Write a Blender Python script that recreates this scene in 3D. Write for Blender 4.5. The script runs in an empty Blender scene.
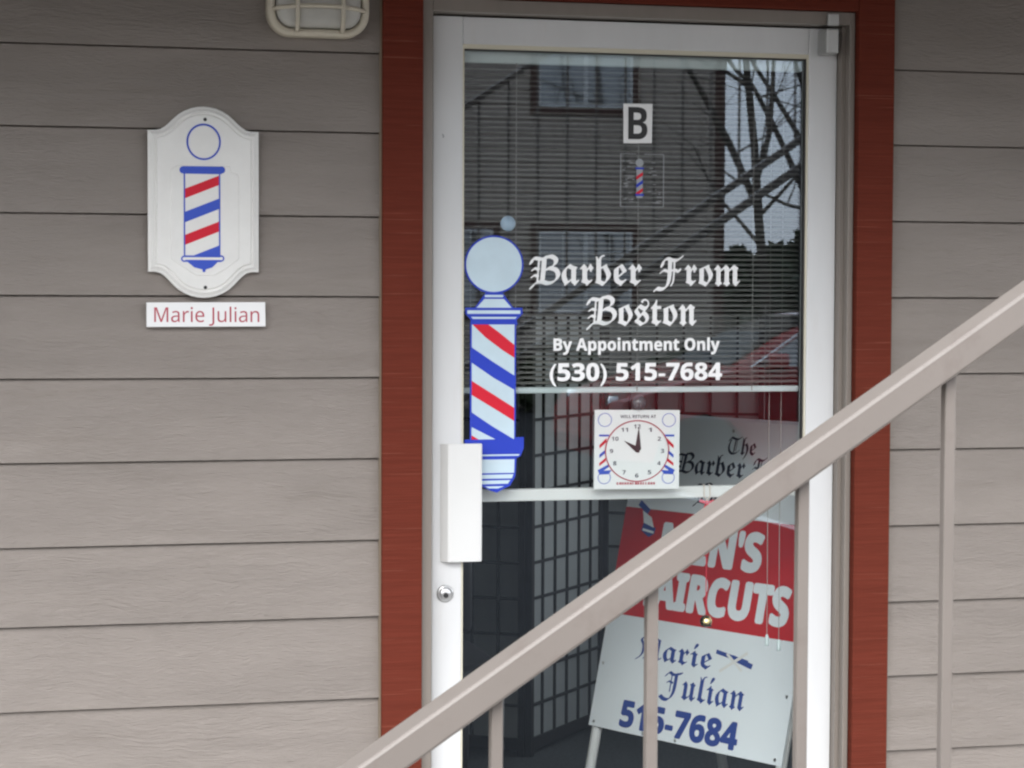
import bpy, bmesh, math, random
from mathutils import Vector, Matrix

random.seed(7)
sc = bpy.context.scene
COL = sc.collection
R = math.radians

# ---------------------------------------------------------------- camera
F, D, CZ = 2200.0, 4.504, 1.52
YAW, PIT, ROL = R(13.757), R(2.516), R(-.244)
fw = Vector((math.sin(YAW)*math.cos(PIT), math.cos(YAW)*math.cos(PIT), -math.sin(PIT)))
r0 = Vector((math.cos(YAW), -math.sin(YAW), 0))
d0 = fw.cross(r0)
rt = r0*math.cos(ROL) + d0*math.sin(ROL)
dn = d0*math.cos(ROL) - r0*math.sin(ROL)
CAM = Vector((0, -D, CZ))

def W(px, py, Y):                       # where the sight line of a photo point meets the plane y = Y
    q = fw*F + rt*(px-512) + dn*(py-384)
    return CAM + q*((D+Y)/q.y)

GL = .068                               # outer face of the door glass
def RV(px, py, Y):                      # where a sight line mirrored in the door glass meets y = Y
    p = W(px, py, 2*GL-Y)
    return Vector((p.x, Y, p.z))

cd = bpy.data.cameras.new('camera'); cam = bpy.data.objects.new('camera', cd); COL.objects.link(cam)
cam.matrix_world = Matrix(((rt.x, -dn.x, -fw.x, 0), (rt.y, -dn.y, -fw.y, -D), (rt.z, -dn.z, -fw.z, CZ), (0, 0, 0, 1)))
cd.sensor_width = 36; cd.lens = F/1024*36
cd.clip_start = .05; cd.clip_end = 2000
cd.dof.use_dof = True; cd.dof.focus_distance = 4.75; cd.dof.aperture_fstop = 60
sc.camera = cam

# ---------------------------------------------------------------- materials
def mat(name, col, rough=.6, metal=0, var=0, vscale=(4, 4, 4), bump=0, bscale=None, bdist=.002, spec=.5, coat=0, detail=6, dirt=0, dirtcol=None, dscale=3, dth=(.55, .75)):
    m = bpy.data.materials.new(name); m.use_nodes = True
    nt = m.node_tree; b = nt.nodes['Principled BSDF']
    b.inputs['Base Color'].default_value = (*col, 1); b.inputs['Roughness'].default_value = rough
    b.inputs['Metallic'].default_value = metal; b.inputs['Specular IOR Level'].default_value = spec
    b.inputs['Coat Weight'].default_value = coat
    tc = nt.nodes.new('ShaderNodeTexCoord')
    def noise(scale, det=detail, rg=.6):
        mp = nt.nodes.new('ShaderNodeMapping'); mp.inputs['Scale'].default_value = scale
        nt.links.new(tc.outputs['Object'], mp.inputs['Vector'])
        n = nt.nodes.new('ShaderNodeTexNoise'); n.inputs['Scale'].default_value = 1; n.inputs['Detail'].default_value = det
        n.inputs['Roughness'].default_value = rg
        nt.links.new(mp.outputs[0], n.inputs['Vector']); return n
    cur = None
    if var:
        n = noise(vscale); rp = nt.nodes.new('ShaderNodeValToRGB')
        rp.color_ramp.elements[0].position = .3; rp.color_ramp.elements[1].position = .7
        rp.color_ramp.elements[0].color = (*[c*(1-var) for c in col], 1); rp.color_ramp.elements[1].color = (*[min(1, c*(1+var)) for c in col], 1)
        nt.links.new(n.outputs['Fac'], rp.inputs[0]); cur = rp.outputs[0]
    if dirt:
        n = noise((dscale,)*3 if not isinstance(dscale, tuple) else dscale, 8, .65); rp = nt.nodes.new('ShaderNodeValToRGB')
        rp.color_ramp.elements[0].position = dth[0]; rp.color_ramp.elements[1].position = dth[1]
        rp.color_ramp.elements[0].color = (0, 0, 0, 1); rp.color_ramp.elements[1].color = (dirt,)*3 + (1,)
        nt.links.new(n.outputs['Fac'], rp.inputs[0])
        mx = nt.nodes.new('ShaderNodeMix'); mx.data_type = 'RGBA'
        nt.links.new(rp.outputs[0], mx.inputs[0])
        if cur: nt.links.new(cur, mx.inputs[6])
        else: mx.inputs[6].default_value = (*col, 1)
        mx.inputs[7].default_value = (*(dirtcol or (.1, .09, .08)), 1)
        cur = mx.outputs[2]
    if cur: nt.links.new(cur, b.inputs['Base Color'])
    if bump:
        n = noise(bscale or vscale); bp = nt.nodes.new('ShaderNodeBump'); bp.inputs['Strength'].default_value = bump
        bp.inputs['Distance'].default_value = bdist
        nt.links.new(n.outputs['Fac'], bp.inputs['Height']); nt.links.new(bp.outputs[0], b.inputs['Normal'])
    return m

def siding_mat(name, col):
    m = mat(name, col, .7, var=.09, vscale=(1.5, 1, 12), spec=.3, dirt=.35, dirtcol=(col[0]*.72, col[1]*.7, col[2]*.66), dscale=(2.2, 1, 22))
    nt = m.node_tree; b = nt.nodes['Principled BSDF']
    tc = nt.nodes.new('ShaderNodeTexCoord')
    def chain(scale, dist_scale, amt):
        mp = nt.nodes.new('ShaderNodeMapping'); mp.inputs['Scale'].default_value = scale
        nz = nt.nodes.new('ShaderNodeTexNoise'); nz.inputs['Scale'].default_value = dist_scale; nz.inputs['Detail'].default_value = 3
        nt.links.new(tc.outputs['Object'], nz.inputs['Vector'])
        ad = nt.nodes.new('ShaderNodeVectorMath'); ad.operation = 'MULTIPLY_ADD'
        nt.links.new(nz.outputs['Color'], ad.inputs[0]); ad.inputs[1].default_value = (amt, 0, amt); 
        nt.links.new(tc.outputs['Object'], ad.inputs[2])
        nt.links.new(ad.outputs[0], mp.inputs['Vector'])
        n = nt.nodes.new('ShaderNodeTexNoise'); n.inputs['Scale'].default_value = 1; n.inputs['Detail'].default_value = 5; n.inputs['Roughness'].default_value = .62
        nt.links.new(mp.outputs[0], n.inputs['Vector']); return n
    a = chain((6, 1, 150), 3.5, .11); c = chain((45, 1, 420), 9, .03); d_ = chain((1.6, 1, 7), 2, .0)
    mx = nt.nodes.new('ShaderNodeMath'); mx.operation = 'MULTIPLY_ADD'
    pr_ = nt.nodes.new('ShaderNodeMapRange'); pr_.inputs[1].default_value = .46; pr_.inputs[2].default_value = .68; pr_.inputs[3].default_value = .25; pr_.inputs[4].default_value = 1.9
    nt.links.new(d_.outputs['Fac'], pr_.inputs[0])         # bold grain only in patches, fine grain everywhere
    nt.links.new(a.outputs['Fac'], mx.inputs[0]); nt.links.new(pr_.outputs[0], mx.inputs[1]); nt.links.new(c.outputs['Fac'], mx.inputs[2])
    bp = nt.nodes.new('ShaderNodeBump'); bp.inputs['Strength'].default_value = 1.0; bp.inputs['Distance'].default_value = .0034
    nt.links.new(mx.outputs[0], bp.inputs['Height']); nt.links.new(bp.outputs[0], b.inputs['Normal'])
    return m

def glass_mat(name, ior=1.5, tint=(.93, .96, .95)):
    m = bpy.data.materials.new(name); m.use_nodes = True; nt = m.node_tree; nt.nodes.clear()
    out = nt.nodes.new('ShaderNodeOutputMaterial'); mix = nt.nodes.new('ShaderNodeMixShader')
    tr = nt.nodes.new('ShaderNodeBsdfTransparent'); tr.inputs[0].default_value = (*tint, 1)
    gl = nt.nodes.new('ShaderNodeBsdfGlossy'); gl.inputs['Roughness'].default_value = 0.0; gl.inputs['Color'].default_value = (.76, .86, 1.0, 1)
    ge = nt.nodes.new('ShaderNodeNewGeometry'); io = nt.nodes.new('ShaderNodeMix')
    nt.links.new(ge.outputs['Backfacing'], io.inputs[0]); io.inputs[2].default_value = ior; io.inputs[3].default_value = 1/ior
    fr = nt.nodes.new('ShaderNodeFresnel'); nt.links.new(io.outputs[0], fr.inputs[0])
    nt.links.new(fr.outputs[0], mix.inputs[0]); nt.links.new(tr.outputs[0], mix.inputs[1]); nt.links.new(gl.outputs[0], mix.inputs[2])
    nt.links.new(mix.outputs[0], out.inputs[0])
    return m

M = dict(
    siding=siding_mat('siding_paint', (.284, .250, .226)),
    trim=mat('red_trim_paint', (.138, .030, .0185), .75, var=.12, vscale=(5, 5, 120), bump=.9, bscale=(6, 6, 230), bdist=.003, spec=.06,
             dirt=.5, dirtcol=(.30, .12, .08), dscale=(2.2, 2.2, 210), dth=(.60, .66)),
    frame=mat('taupe_frame_paint', (.235, .205, .18), .45, var=.06, vscale=(20, 20, 3)),
    white=mat('white_door_paint', (.68, .685, .69), .38, var=.03, vscale=(14, 14, 3), dirt=.25, dirtcol=(.55, .5, .45), dscale=(18, 18, 5), dth=(.6, .8)),
    guard=mat('white_guard_paint', (.71, .71, .70), .35, var=.02),
    cream=mat('cream_glazing_bead', (.66, .62, .50), .5),
    gasket=mat('black_gasket', (.025, .025, .025), .6),
    hinge=mat('grey_pivot_metal', (.42, .42, .41), .4, metal=.5),
    steel=mat('satin_steel', (.62, .62, .62), .28, metal=.9),
    dark=mat('dark_slot', (.02, .02, .02), .6),
    rail=mat('taupe_rail_enamel', (.212, .184, .164), .33, var=.05, vscale=(6, 6, 6), bump=.12, bscale=(180, 180, 180), bdist=.0006, dirt=.45, dirtcol=(.15, .115, .10), dscale=30),
    plaque=mat('white_plaque', (.81, .80, .775), .4, var=.03, vscale=(20, 20, 20)),
    white_vinyl=mat('white_vinyl', (.87, .87, .87), .45, spec=.2),
    sky_vinyl=mat('pale_blue_vinyl', (.55, .68, .76), .4, var=.07, vscale=(9, 9, 9)),
    blue=mat('blue_vinyl', (.03, .06, .50), .45, spec=.2),
    plaque_blue=mat('blue_print', (.055, .105, .55), .45, spec=.2),
    red=mat('red_vinyl', (.66, .02, .042), .45, spec=.2),
    label=mat('white_label', (.85, .85, .85), .45),
    pinkred=mat('faded_red_print', (.46, .07, .10), .5),
    black=mat('black_print', (.015, .015, .017), .5),
    fixture=mat('beige_cast_metal', (.58, .53, .43), .45, var=.06, vscale=(25, 25, 25)),
    lens=mat('frosted_lens', (.50, .49, .455), .4, var=.06, vscale=(20, 20, 20), spec=.3),
    sign=mat('white_signboard', (.86, .90, .93), .4, var=.03, vscale=(5, 5, 5)),
    signblue=mat('sign_blue_print', (.035, .07, .29), .5, spec=.2),
    signblack=mat('sign_navy_black', (.025, .03, .06), .5),
    signred=mat('sign_red_print', (.58, .018, .022), .45, spec=.2),
    pvc=mat('white_pvc', (.80, .80, .79), .4),
    blind=mat('grey_slat', (.20, .195, .185), .5, spec=.2),
    blindrail=mat('pale_blind_rail', (.62, .70, .71), .45),
    laddercord=mat('ladder_cord', (.26, .25, .24), .8),
    cord=mat('pale_cord', (.34, .33, .31), .8),
    brass=mat('brass', (.78, .60, .30), .22, metal=1),
    ribbon=mat('red_ribbon', (.60, .02, .04), .6),
    ribbonpale=mat('cream_ribbon', (.72, .64, .58), .6),
    cup=mat('pale_suction_cup', (.50, .66, .85), .15, spec=.8),
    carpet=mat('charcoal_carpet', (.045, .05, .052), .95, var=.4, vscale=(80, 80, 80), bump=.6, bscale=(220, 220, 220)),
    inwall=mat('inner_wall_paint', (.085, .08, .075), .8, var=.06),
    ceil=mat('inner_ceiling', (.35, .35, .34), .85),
    lattice=mat('black_lattice', (.012, .011, .011), .6, spec=.2),
    paper=mat('shoji_paper', (.27, .285, .28), .75, var=.04, vscale=(7, 7, 7)),
    vinylchair=mat('dark_vinyl', (.03, .028, .03), .4),
    chrome=mat('chrome', (.75, .75, .75), .12, metal=1),
    wood=mat('dark_counter_wood', (.14, .10, .07), .5, var=.2, vscale=(3, 30, 30)),
    concrete=mat('concrete', (.36, .35, .33), .9, var=.15, vscale=(3, 3, 3), bump=.4, bscale=(60, 60, 60)),
    asphalt=mat('asphalt', (.030, .030, .031), .9, var=.3, vscale=(2, 2, 2), bump=.6, bscale=(160, 160, 160)),
    line=mat('white_road_paint', (.7, .7, .68), .7, dirt=.7, dirtcol=(.2, .2, .2), dscale=9),
    farsiding=mat('far_siding', (.42, .355, .295), .8, var=.06, vscale=(1, 1, 30)),
    fartrim=mat('far_brown_trim', (.075, .03, .022), .7),
    farwhite=mat('far_window_frame', (.72, .72, .70), .5),
    farglass=mat('far_window_glass', (.05, .055, .06), .05, spec=.8),
    roofing=mat('roof_shingle', (.06, .055, .05), .9, var=.3, vscale=(8, 8, 8)),
    bark=mat('bark', (.075, .062, .05), .95, var=.4, vscale=(9, 9, 3), bump=.8, bscale=(40, 40, 9), bdist=.02),
    grate=mat('dark_steel_grating', (.05, .046, .043), .6),
    leaf=mat('evergreen_leaf', (.035, .055, .028), .8, var=.5, vscale=(3, 3, 3)),
    shrub=mat('shrub_leaf', (.06, .075, .035), .8, var=.4, vscale=(5, 5, 5)),
    carred=mat('red_car_paint', (.40, .016, .022), .25, coat=.6),
    carglass=mat('car_glass', (.02, .025, .03), .04, spec=.9),
    rubber=mat('rubber', (.02, .02, .02), .8),
    soffit=mat('walkway_soffit', (.10, .085, .072), .8, var=.1, vscale=(2, 2, 2)),
    glass=glass_mat('door_glass', 1.62, (.975, .99, .985)),
    caulk=mat('tan_caulk', (.24, .185, .13), .8),
    cupdark=mat('clear_suction_cup', (.10, .11, .12), .08, spec=.9),
    stickerpole=mat('sticker_print', (.34, .36, .38), .5),
    film=mat('grey_film_print', (.34, .35, .36), .5),
    amber=mat('amber_lens', (.7, .3, .05), .2),
    taillens=mat('tail_lens', (.6, .02, .02), .15, coat=.5),
)

for k_ in ('farglass', 'carglass'): M[k_].node_tree.nodes['Principled BSDF'].inputs['IOR'].default_value = 2.2
# ---------------------------------------------------------------- object helpers
def tag(o, label=None, cat=None, group=None, kind=None):
    if label: o['label'] = label
    if cat: o['category'] = cat
    if group: o['group'] = group
    if kind: o['kind'] = kind
    return o

def thing(name, loc, label, cat, group=None):
    o = bpy.data.objects.new(name, None); COL.objects.link(o); o.location = loc; o.empty_display_size = .1
    return tag(o, label, cat, group)

def base(o):
    while o.parent: o = o.parent
    return Vector(o.location)

def obj(name, bm, m, parent=None, smooth=False, label=None):
    me = bpy.data.meshes.new(name)
    bmesh.ops.recalc_face_normals(bm, faces=bm.faces) if not getattr(bm, 'flat_', False) else None
    if parent is not None: bmesh.ops.translate(bm, verts=bm.verts, vec=-base(parent))
    bm.to_mesh(me); bm.free()
    if smooth:
        for p in me.polygons: p.use_smooth = True
    for x in (m if isinstance(m, list) else [m]): me.materials.append(x)
    o = bpy.data.objects.new(name, me); COL.objects.link(o)
    if parent is not None: o.parent = parent
    if label: o['label'] = label
    return o

def BM(): return bmesh.new()

def box(bm, x0, x1, y0, y1, z0, z1, bev=0, seg=1):
    r = bmesh.ops.create_cube(bm, size=1)
    vs = r['verts']
    for v in vs:
        v.co = Vector((x0+(v.co.x+.5)*(x1-x0), y0+(v.co.y+.5)*(y1-y0), z0+(v.co.z+.5)*(z1-z0)))
    if bev:
        es = {e for v in vs for e in v.link_edges}
        bmesh.ops.bevel(bm, geom=list(es), offset=bev, segments=seg, affect='EDGES', profile=.5)
    return bm

def bar(bm, a, b, w, h, up=Vector((0, 0, 1)), bev=0):       # rectangular bar from a to b; w across, h along 'up'
    a, b = Vector(a), Vector(b); t = (b-a).normalized(); s = t.cross(up).normalized(); u = s.cross(t)
    r = bmesh.ops.create_cube(bm, size=1)
    for v in r['verts']:
        c = v.co.copy(); v.co = a + (b-a)*(c.z+.5) + s*(c.x*w) + u*(c.y*h)
    if bev:
        es = {e for v in r['verts'] for e in v.link_edges}
        bmesh.ops.bevel(bm, geom=list(es), offset=bev, segments=2, affect='EDGES', profile=.5)

def tube(bm, pts, rad, n=8, cap=True):
    pts = [Vector(p) for p in pts]; rads = rad if isinstance(rad, (list, tuple)) else [rad]*len(pts)
    rings = []; prev = None
    for i, p in enumerate(pts):
        t = (pts[min(i+1, len(pts)-1)] - pts[max(i-1, 0)]).normalized()
        ref = prev if prev is not None else (Vector((1, 0, 0)) if abs(t.x) < .8 else Vector((0, 1, 0)))
        s = (ref - t*ref.dot(t)).normalized(); prev = s; u = t.cross(s)
        rings.append([bm.verts.new(p + (s*math.cos(2*math.pi*k/n) + u*math.sin(2*math.pi*k/n))*rads[i]) for k in range(n)])
    for a, b in zip(rings, rings[1:]):
        for k in range(n): bm.faces.new((a[k], a[(k+1) % n], b[(k+1) % n], b[k]))
    if cap: bm.faces.new(rings[0][::-1]); bm.faces.new(rings[-1])

def lathe(bm, prof, c, axis='y', n=32):                     # prof: list of (radius, along axis)
    rings = []
    for r, h in prof:
        ring = []
        for k in range(n):
            a = 2*math.pi*k/n; p = (r*math.cos(a), r*math.sin(a))
            v = {'y': (p[0], h, p[1]), 'z': (p[0], p[1], h), 'x': (h, p[0], p[1])}[axis]
            ring.append(bm.verts.new(Vector(c)+Vector(v)))
        rings.append(ring)
    for a, b in zip(rings, rings[1:]):
        for k in range(n): bm.faces.new((a[k], a[(k+1) % n], b[(k+1) % n], b[k]))
    bm.faces.new(rings[0][::-1]); bm.faces.new(rings[-1])

class Fr:                                                   # a flat drawing frame lying in the scene
    def __init__(s, o, u, v, px=None):
        s.o, s.u, s.v = Vector(o), Vector(u), Vector(v); s.n = s.u.normalized().cross(s.v.normalized()); s.px = px
    def at(s, x, y, off=0):
        if s.px: x, y = x-s.px[0], s.px[1]-y
        return s.o + s.u*x + s.v*y + s.n*off
def wallframe(px, py, Y):                                   # a frame on a plane facing the street, in photo-sized units, upright
    o = W(px, py, Y); ux = (W(px+20, py, Y)-W(px-20, py, Y)).x/40; uz = -(W(px, py+20, Y)-W(px, py-20, Y)).z/40
    return Fr(o, (ux, 0, 0), (0, 0, uz), (px, py))

def polys(bm, fr, plist, off):
    for i, pl in enumerate(plist):
        vs = [bm.verts.new(fr.at(x, y, off+i*.00003)) for x, y in pl]
        f = bm.faces.new(vs); f.normal_update()
        if f.normal.dot(fr.n) < 0: f.normal_flip()
    bm.flat_ = True if False else None
def flat(name, fr, plist, m, parent, off, label=None):
    me = bpy.data.meshes.new(name); bm = BM(); 
    for i, pl in enumerate(plist):
        vs = [bm.verts.new(fr.at(x, y, off+i*.00003)) for x, y in pl]
        f = bm.faces.new(vs); f.normal_update()
        if f.normal.dot(fr.n) < 0: f.normal_flip()
    bmesh.ops.triangulate(bm, faces=[f for f in bm.faces if len(f.verts) > 4])
    if parent is not None: bmesh.ops.translate(bm, verts=bm.verts, vec=-base(parent))
    bm.to_mesh(me); bm.free(); me.materials.append(m)
    o = bpy.data.objects.new(name, me); COL.objects.link(o); o.parent = parent
    if label: o['label'] = label
    return o
def flat_each(name, fr, plist, m, parent, off):
    for p_ in plist:
        if p_: flat(name, fr, [p_], m, parent, off)
def circ(cx, cy, r, n=48, ry=None, a0=0, a1=360):
    return [(cx+r*math.cos(R(a0+(a1-a0)*k/n)), cy+(ry or r)*math.sin(R(a0+(a1-a0)*k/n))) for k in range(n if a1-a0 >= 360 else n+1)]
def ringp(cx, cy, r1, r2, n=48, ry=1.0):
    o = []
    for k in range(n):
        a, b = 2*math.pi*k/n, 2*math.pi*(k+1)/n
        o.append([(cx+r1*math.cos(a), cy+r1*ry*math.sin(a)), (cx+r1*math.cos(b), cy+r1*ry*math.sin(b)), (cx+r2*math.cos(b), cy+r2*ry*math.sin(b)), (cx+r2*math.cos(a), cy+r2*ry*math.sin(a))])
    return o
def rect(x0, y0, x1, y1): return [(x0, y0), (x1, y0), (x1, y1), (x0, y1)]
def seg(x0, y0, x1, y1, w):
    L = math.hypot(x1-x0, y1-y0); nx, ny = -(y1-y0)/L*w/2, (x1-x0)/L*w/2
    return [(x0+nx, y0+ny), (x1+nx, y1+ny), (x1-nx, y1-ny), (x0-nx, y0-ny)]
def clip(poly, x0, y0, x1, y1):                             # convex clip to a rectangle
    for ax, lim, sgn in ((0, x0, 1), (0, x1, -1), (1, y0, 1), (1, y1, -1)):
        out = []
        for i, p in enumerate(poly):
            q = poly[(i+1) % len(poly)]; a, b = (p[ax]-lim)*sgn, (q[ax]-lim)*sgn
            if a >= 0: out.append(p)
            if (a > 0 > b) or (a < 0 < b):
                t = a/(a-b); out.append((p[0]+(q[0]-p[0])*t, p[1]+(q[1]-p[1])*t))
        poly = out
        if not poly: return []
    return poly

# ---- writing: the built-in font's own blackletter and bold alphabets
def bl(s): return ''.join(chr(0x1D56C+ord(c)-65) if 'A' <= c <= 'Z' else chr(0x1D586+ord(c)-97) if 'a' <= c <= 'z' else c for c in s)
def bd(s): return ''.join(chr(0x1D5D4+ord(c)-65) if 'A' <= c <= 'Z' else chr(0x1D5EE+ord(c)-97) if 'a' <= c <= 'z' else chr(0x1D7EC+int(c)) if c.isdigit() else c for c in s)
def th(s): return ''.join(chr(0x1D5A0+ord(c)-65) if 'A' <= c <= 'Z' else chr(0x1D5BA+ord(c)-97) if 'a' <= c <= 'z' else chr(0x1D7E2+int(c)) if c.isdigit() else c for c in s)
def glyph_mesh(s):
    c = bpy.data.curves.new('t', 'FONT'); c.body = s; c.resolution_u = 6
    o = bpy.data.objects.new('t', c); COL.objects.link(o); bpy.context.view_layer.update()
    me = bpy.data.meshes.new_from_object(o.evaluated_get(bpy.context.evaluated_depsgraph_get()))
    bpy.data.objects.remove(o); bpy.data.curves.remove(c)
    return me
NIB = {   # old english capitals as broad nib strokes: (points, nib width); first number is the share of the word's width
 'B': (.97, [([(.02, .74), (.10, .90), (.24, .90), (.36, .88), (.50, .96)], .13), ([(.44, .94), (.42, .60), (.38, .14)], .17), ([(.27, .84), (.25, .5), (.22, .12)], .035),
   ([(.07, .50), (.15, .56), (.26, .52)], .09), ([(.05, .26), (.14, .32), (.24, .28)], .09), ([(.50, .95), (.66, .98), (.80, .88), (.78, .72), (.62, .58), (.52, .54)], .15),
   ([(.58, .58), (.80, .52), (.88, .32), (.76, .12), (.56, .05), (.38, .10), (.22, .08), (.10, -.02), (.03, -.12)], .15)]),
 'J': (1.0, [([(.15, .80), (.30, .95), (.50, .88), (.85, .98)], .13), ([(.62, .92), (.62, .5), (.58, .15), (.42, -.10), (.2, -.12), (.02, -.02)], .17), ([(.42, .84), (.42, .2)], .04), ([(.25, .55), (.35, .60), (.5, .55)], .08)]),
 'T': (1.0, [([(.05, .78), (.2, .97), (.5, .90), (.75, .90), (.95, 1.02)], .14), ([(.2, .85), (.08, .5), (.15, .18), (.4, .02), (.7, .08), (.88, .22)], .15), ([(.55, .9), (.52, .5), (.50, .12)], .10), ([(.66, .85), (.64, .2)], .03)]),
 'M': (1.0, [([(.0, -.08), (.13, .03), (.24, .25), (.23, .6), (.12, .8), (.2, .95), (.36, .86)], .11), ([(.42, .95), (.42, .5), (.40, .14), (.34, .0)], .12), ([(.42, .85), (.55, .97), (.68, .88)], .08), ([(.68, .9), (.68, .15), (.62, .02)], .12), ([(.68, .85), (.8, .97), (.92, .88)], .08), ([(.93, .9), (.93, .2), (1.0, .03), (1.08, .10)], .13)]),
 'F': (1.0, [([(.24, .66), (.32, .86), (.46, .93), (.62, .88), (.80, .88), (.98, 1.0)], .13), ([(.54, .90), (.53, .55), (.50, .18), (.40, -.06), (.24, -.14), (.06, -.12), (.0, -.18)], .16),
   ([(.70, .84), (.69, .5), (.66, .16), (.58, -.02)], .05), ([(.20, .44), (.32, .52), (.46, .48)], .10), ([(.58, .50), (.70, .54), (.86, .48), (.90, .56)], .10)]),
}
def nib_polys(ch):
    out = []
    ca_, sa_ = math.cos(R(42)), math.sin(R(42))
    for pts, w_ in NIB[ch][1]:
        P_ = [Vector((x, y)) for x, y in pts]; Q_ = []
        for i in range(len(P_)-1):
            a, b_, c, d = P_[max(0, i-1)], P_[i], P_[i+1], P_[min(len(P_)-1, i+2)]
            for k in range(5):
                t = k/5; Q_.append(.5*((2*b_)+(c-a)*t+(2*a-5*b_+4*c-d)*t*t+(3*b_-a-3*c+d)*t**3))
        Q_.append(P_[-1]); n1 = Vector((ca_, sa_))*w_/2; n2 = Vector((-sa_, ca_))*.016
        for a, b_ in zip(Q_, Q_[1:]):
            C_ = [p+s1*n1+s2*n2 for p in (a, b_) for s1 in (-1, 1) for s2 in (-1, 1)]
            C_ = sorted((round(p.x, 5), round(p.y, 5)) for p in C_); lo, hi = [], []
            cr2 = lambda o, p, q: (p[0]-o[0])*(q[1]-o[1])-(p[1]-o[1])*(q[0]-o[0])
            for p in C_:
                while len(lo) > 1 and cr2(lo[-2], lo[-1], p) <= 0: lo.pop()
                lo.append(p)
            for p in reversed(C_):
                while len(hi) > 1 and cr2(hi[-2], hi[-1], p) <= 0: hi.pop()
                hi.append(p)
            out.append(lo[:-1]+hi[:-1])
    return out
CAPH = {}
def caph(f):
    if f not in CAPH:
        me = glyph_mesh(f('H')); CAPH[f] = max(v.co.y for v in me.vertices); bpy.data.meshes.remove(me)
    return CAPH[f]
def letters(name, s, f, fr, x0, x1, yb, cap, m, parent, off, slant=0, label=None, bold=0):
    """writing fitted between x0 and x1 on baseline yb; down: frame's y grows downward like the photo's"""
    nib = f is bl and s[0] in NIB; XA = x0; NB = s[0]
    if nib:
        fr_ = {'B': .275, 'F': .345, 'J': .25, 'T': .47, 'M': .35}[s[0]]; wc = (x1-x0)*fr_; x0 = x0+wc+(x1-x0)*.012; s = s[1:]
    me = glyph_mesh(f(s)); k = cap/(caph(f) if f is not bl else .70)
    xs = [v.co.x for v in me.vertices]; a, b = min(xs), max(xs); kx = (x1-x0)/(b-a)
    sg = -1 if fr.px else 1
    B0 = base(parent)
    for v in me.vertices:
        x = x0+(v.co.x-a)*kx+slant*v.co.y*k; y = yb+sg*v.co.y*k
        v.co = fr.at(x, y, off)-B0
    me.name = name; me.materials.clear(); me.materials.append(m)
    for p in me.polygons: p.material_index = 0
    if nib:
        bm = BM(); bm.from_mesh(me); pl_ = nib_polys(NB); mn_, mx_ = min(p[0] for q in pl_ for p in q), max(p[0] for q in pl_ for p in q)
        for i, q in enumerate(pl_):
            fc = bm.faces.new([bm.verts.new(fr.at(XA+(p[0]-mn_)/(mx_-mn_)*wc, yb+sg*p[1]*cap*1.0, off-.000004*i)-B0) for p in q]); fc.normal_update()
            if fc.normal.dot(fr.n) < 0: fc.normal_flip()
        bm.to_mesh(me); bm.free()
    if bold:                                                # heavier strokes: the same outlines shifted by a hair
        bm = BM(); bm.from_mesh(me); src = list(bm.faces); us, vs = fr.u.normalized(), fr.v.normalized(); kk = fr.u.length
        for i in range(8):
            d = bmesh.ops.duplicate(bm, geom=src); a = math.pi/4*i
            bmesh.ops.translate(bm, verts=[e for e in d['geom'] if isinstance(e, bmesh.types.BMVert)], vec=us*(bold*kk*math.cos(a))+vs*(bold*kk*math.sin(a))-fr.n*.00002*(i+1))
        bm.to_mesh(me); bm.free()
    o = bpy.data.objects.new(name, me); COL.objects.link(o); o.parent = parent
    if label: o['label'] = label
    return o

# ================================================================= setting
def struct(name, bm, m): return tag(obj(name, bm, m), kind='structure')
b = BM(); box(b, -400, 400, -400, 60, -.62, -.12); struct('parking_lot', b, M['asphalt'])
b = BM(); box(b, -30, 30, -1.75, .04, -.115, -.02, .006); struct('sidewalk', b, M['concrete'])
b = BM(); box(b, -30, 30, -1.90, -1.754, -.117, -.019, .015, 2); struct('kerb', b, M['concrete'])
b = BM()
for k in range(5): box(b, 5.4+2.6*k, 5.5+2.6*k, -12.5, -7.2, -.119, -.116)
for k in range(4): box(b, -12.4+2.6*k, -12.3+2.6*k, -12.5, -7.2, -.119, -.116)
struct('parking_line', b, M['line'])

# ---------------------------------------------------------------- shop building
X0, X1 = .9322, 1.8492          # door opening
bld = thing('shop_building', (1.39, 0, 0), 'shopfront wall of taupe lap siding with red boards around its glass door', 'building')
def siding(xa, xb, zs, top):
    """lap siding: zs are the drip edges from top to bottom"""
    bm = BM()
    zs = sorted(zs)
    for i, z in enumerate(zs):
        zt = (zs[i+1] if i+1 < len(zs) else top) - .0032
        # board: thick lip at the bottom, tucked in at the top
        pr = [(0, z), (.0105, zt), (.0175, zt), (.0175, z)]
        n = max(2, int((xb-xa)/.35))
        ring0 = None
        va = [[bm.verts.new((xa+(xb-xa)*k/n, y+random.uniform(-.0005, .0005)*(q == 0), zz+random.uniform(-.0003, .0003)*(q == 0))) for q, (y, zz) in enumerate(pr)] for k in range(n+1)]
        for p, q in zip(va, va[1:]):
            for j in range(4): bm.faces.new((p[j], p[(j+1) % 4], q[(j+1) % 4], q[j]))
        bm.faces.new(va[0]); bm.faces.new(va[-1][::-1])
    return bm
zl = [W(190, y, 0).z for y in (47, 128.5, 214, 295.4, 377.8, 460.6, 543.8, 622, 705.3)]
zl = [z+.0015*random.uniform(-1, 1)*0 for z in zl]
pitch = (zl[0]-zl[-1])/8
zl = [zl[0]+pitch*k for k in range(25, 0, -1)] + zl + [zl[-1]-pitch*k for k in range(1, 5)]
zr = [W(958, y, 0).z for y in (70.9, 145.7, 221.6, 297.3, 373, 448.1, 523.8, 599.4, 673, 747.3)]
pr_ = (zr[0]-zr[-1])/9
zr = [zr[0]+pr_*k for k in range(25, 0, -1)] + zr + [zr[-1]-pr_*k for k in range(1, 4)]
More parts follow.
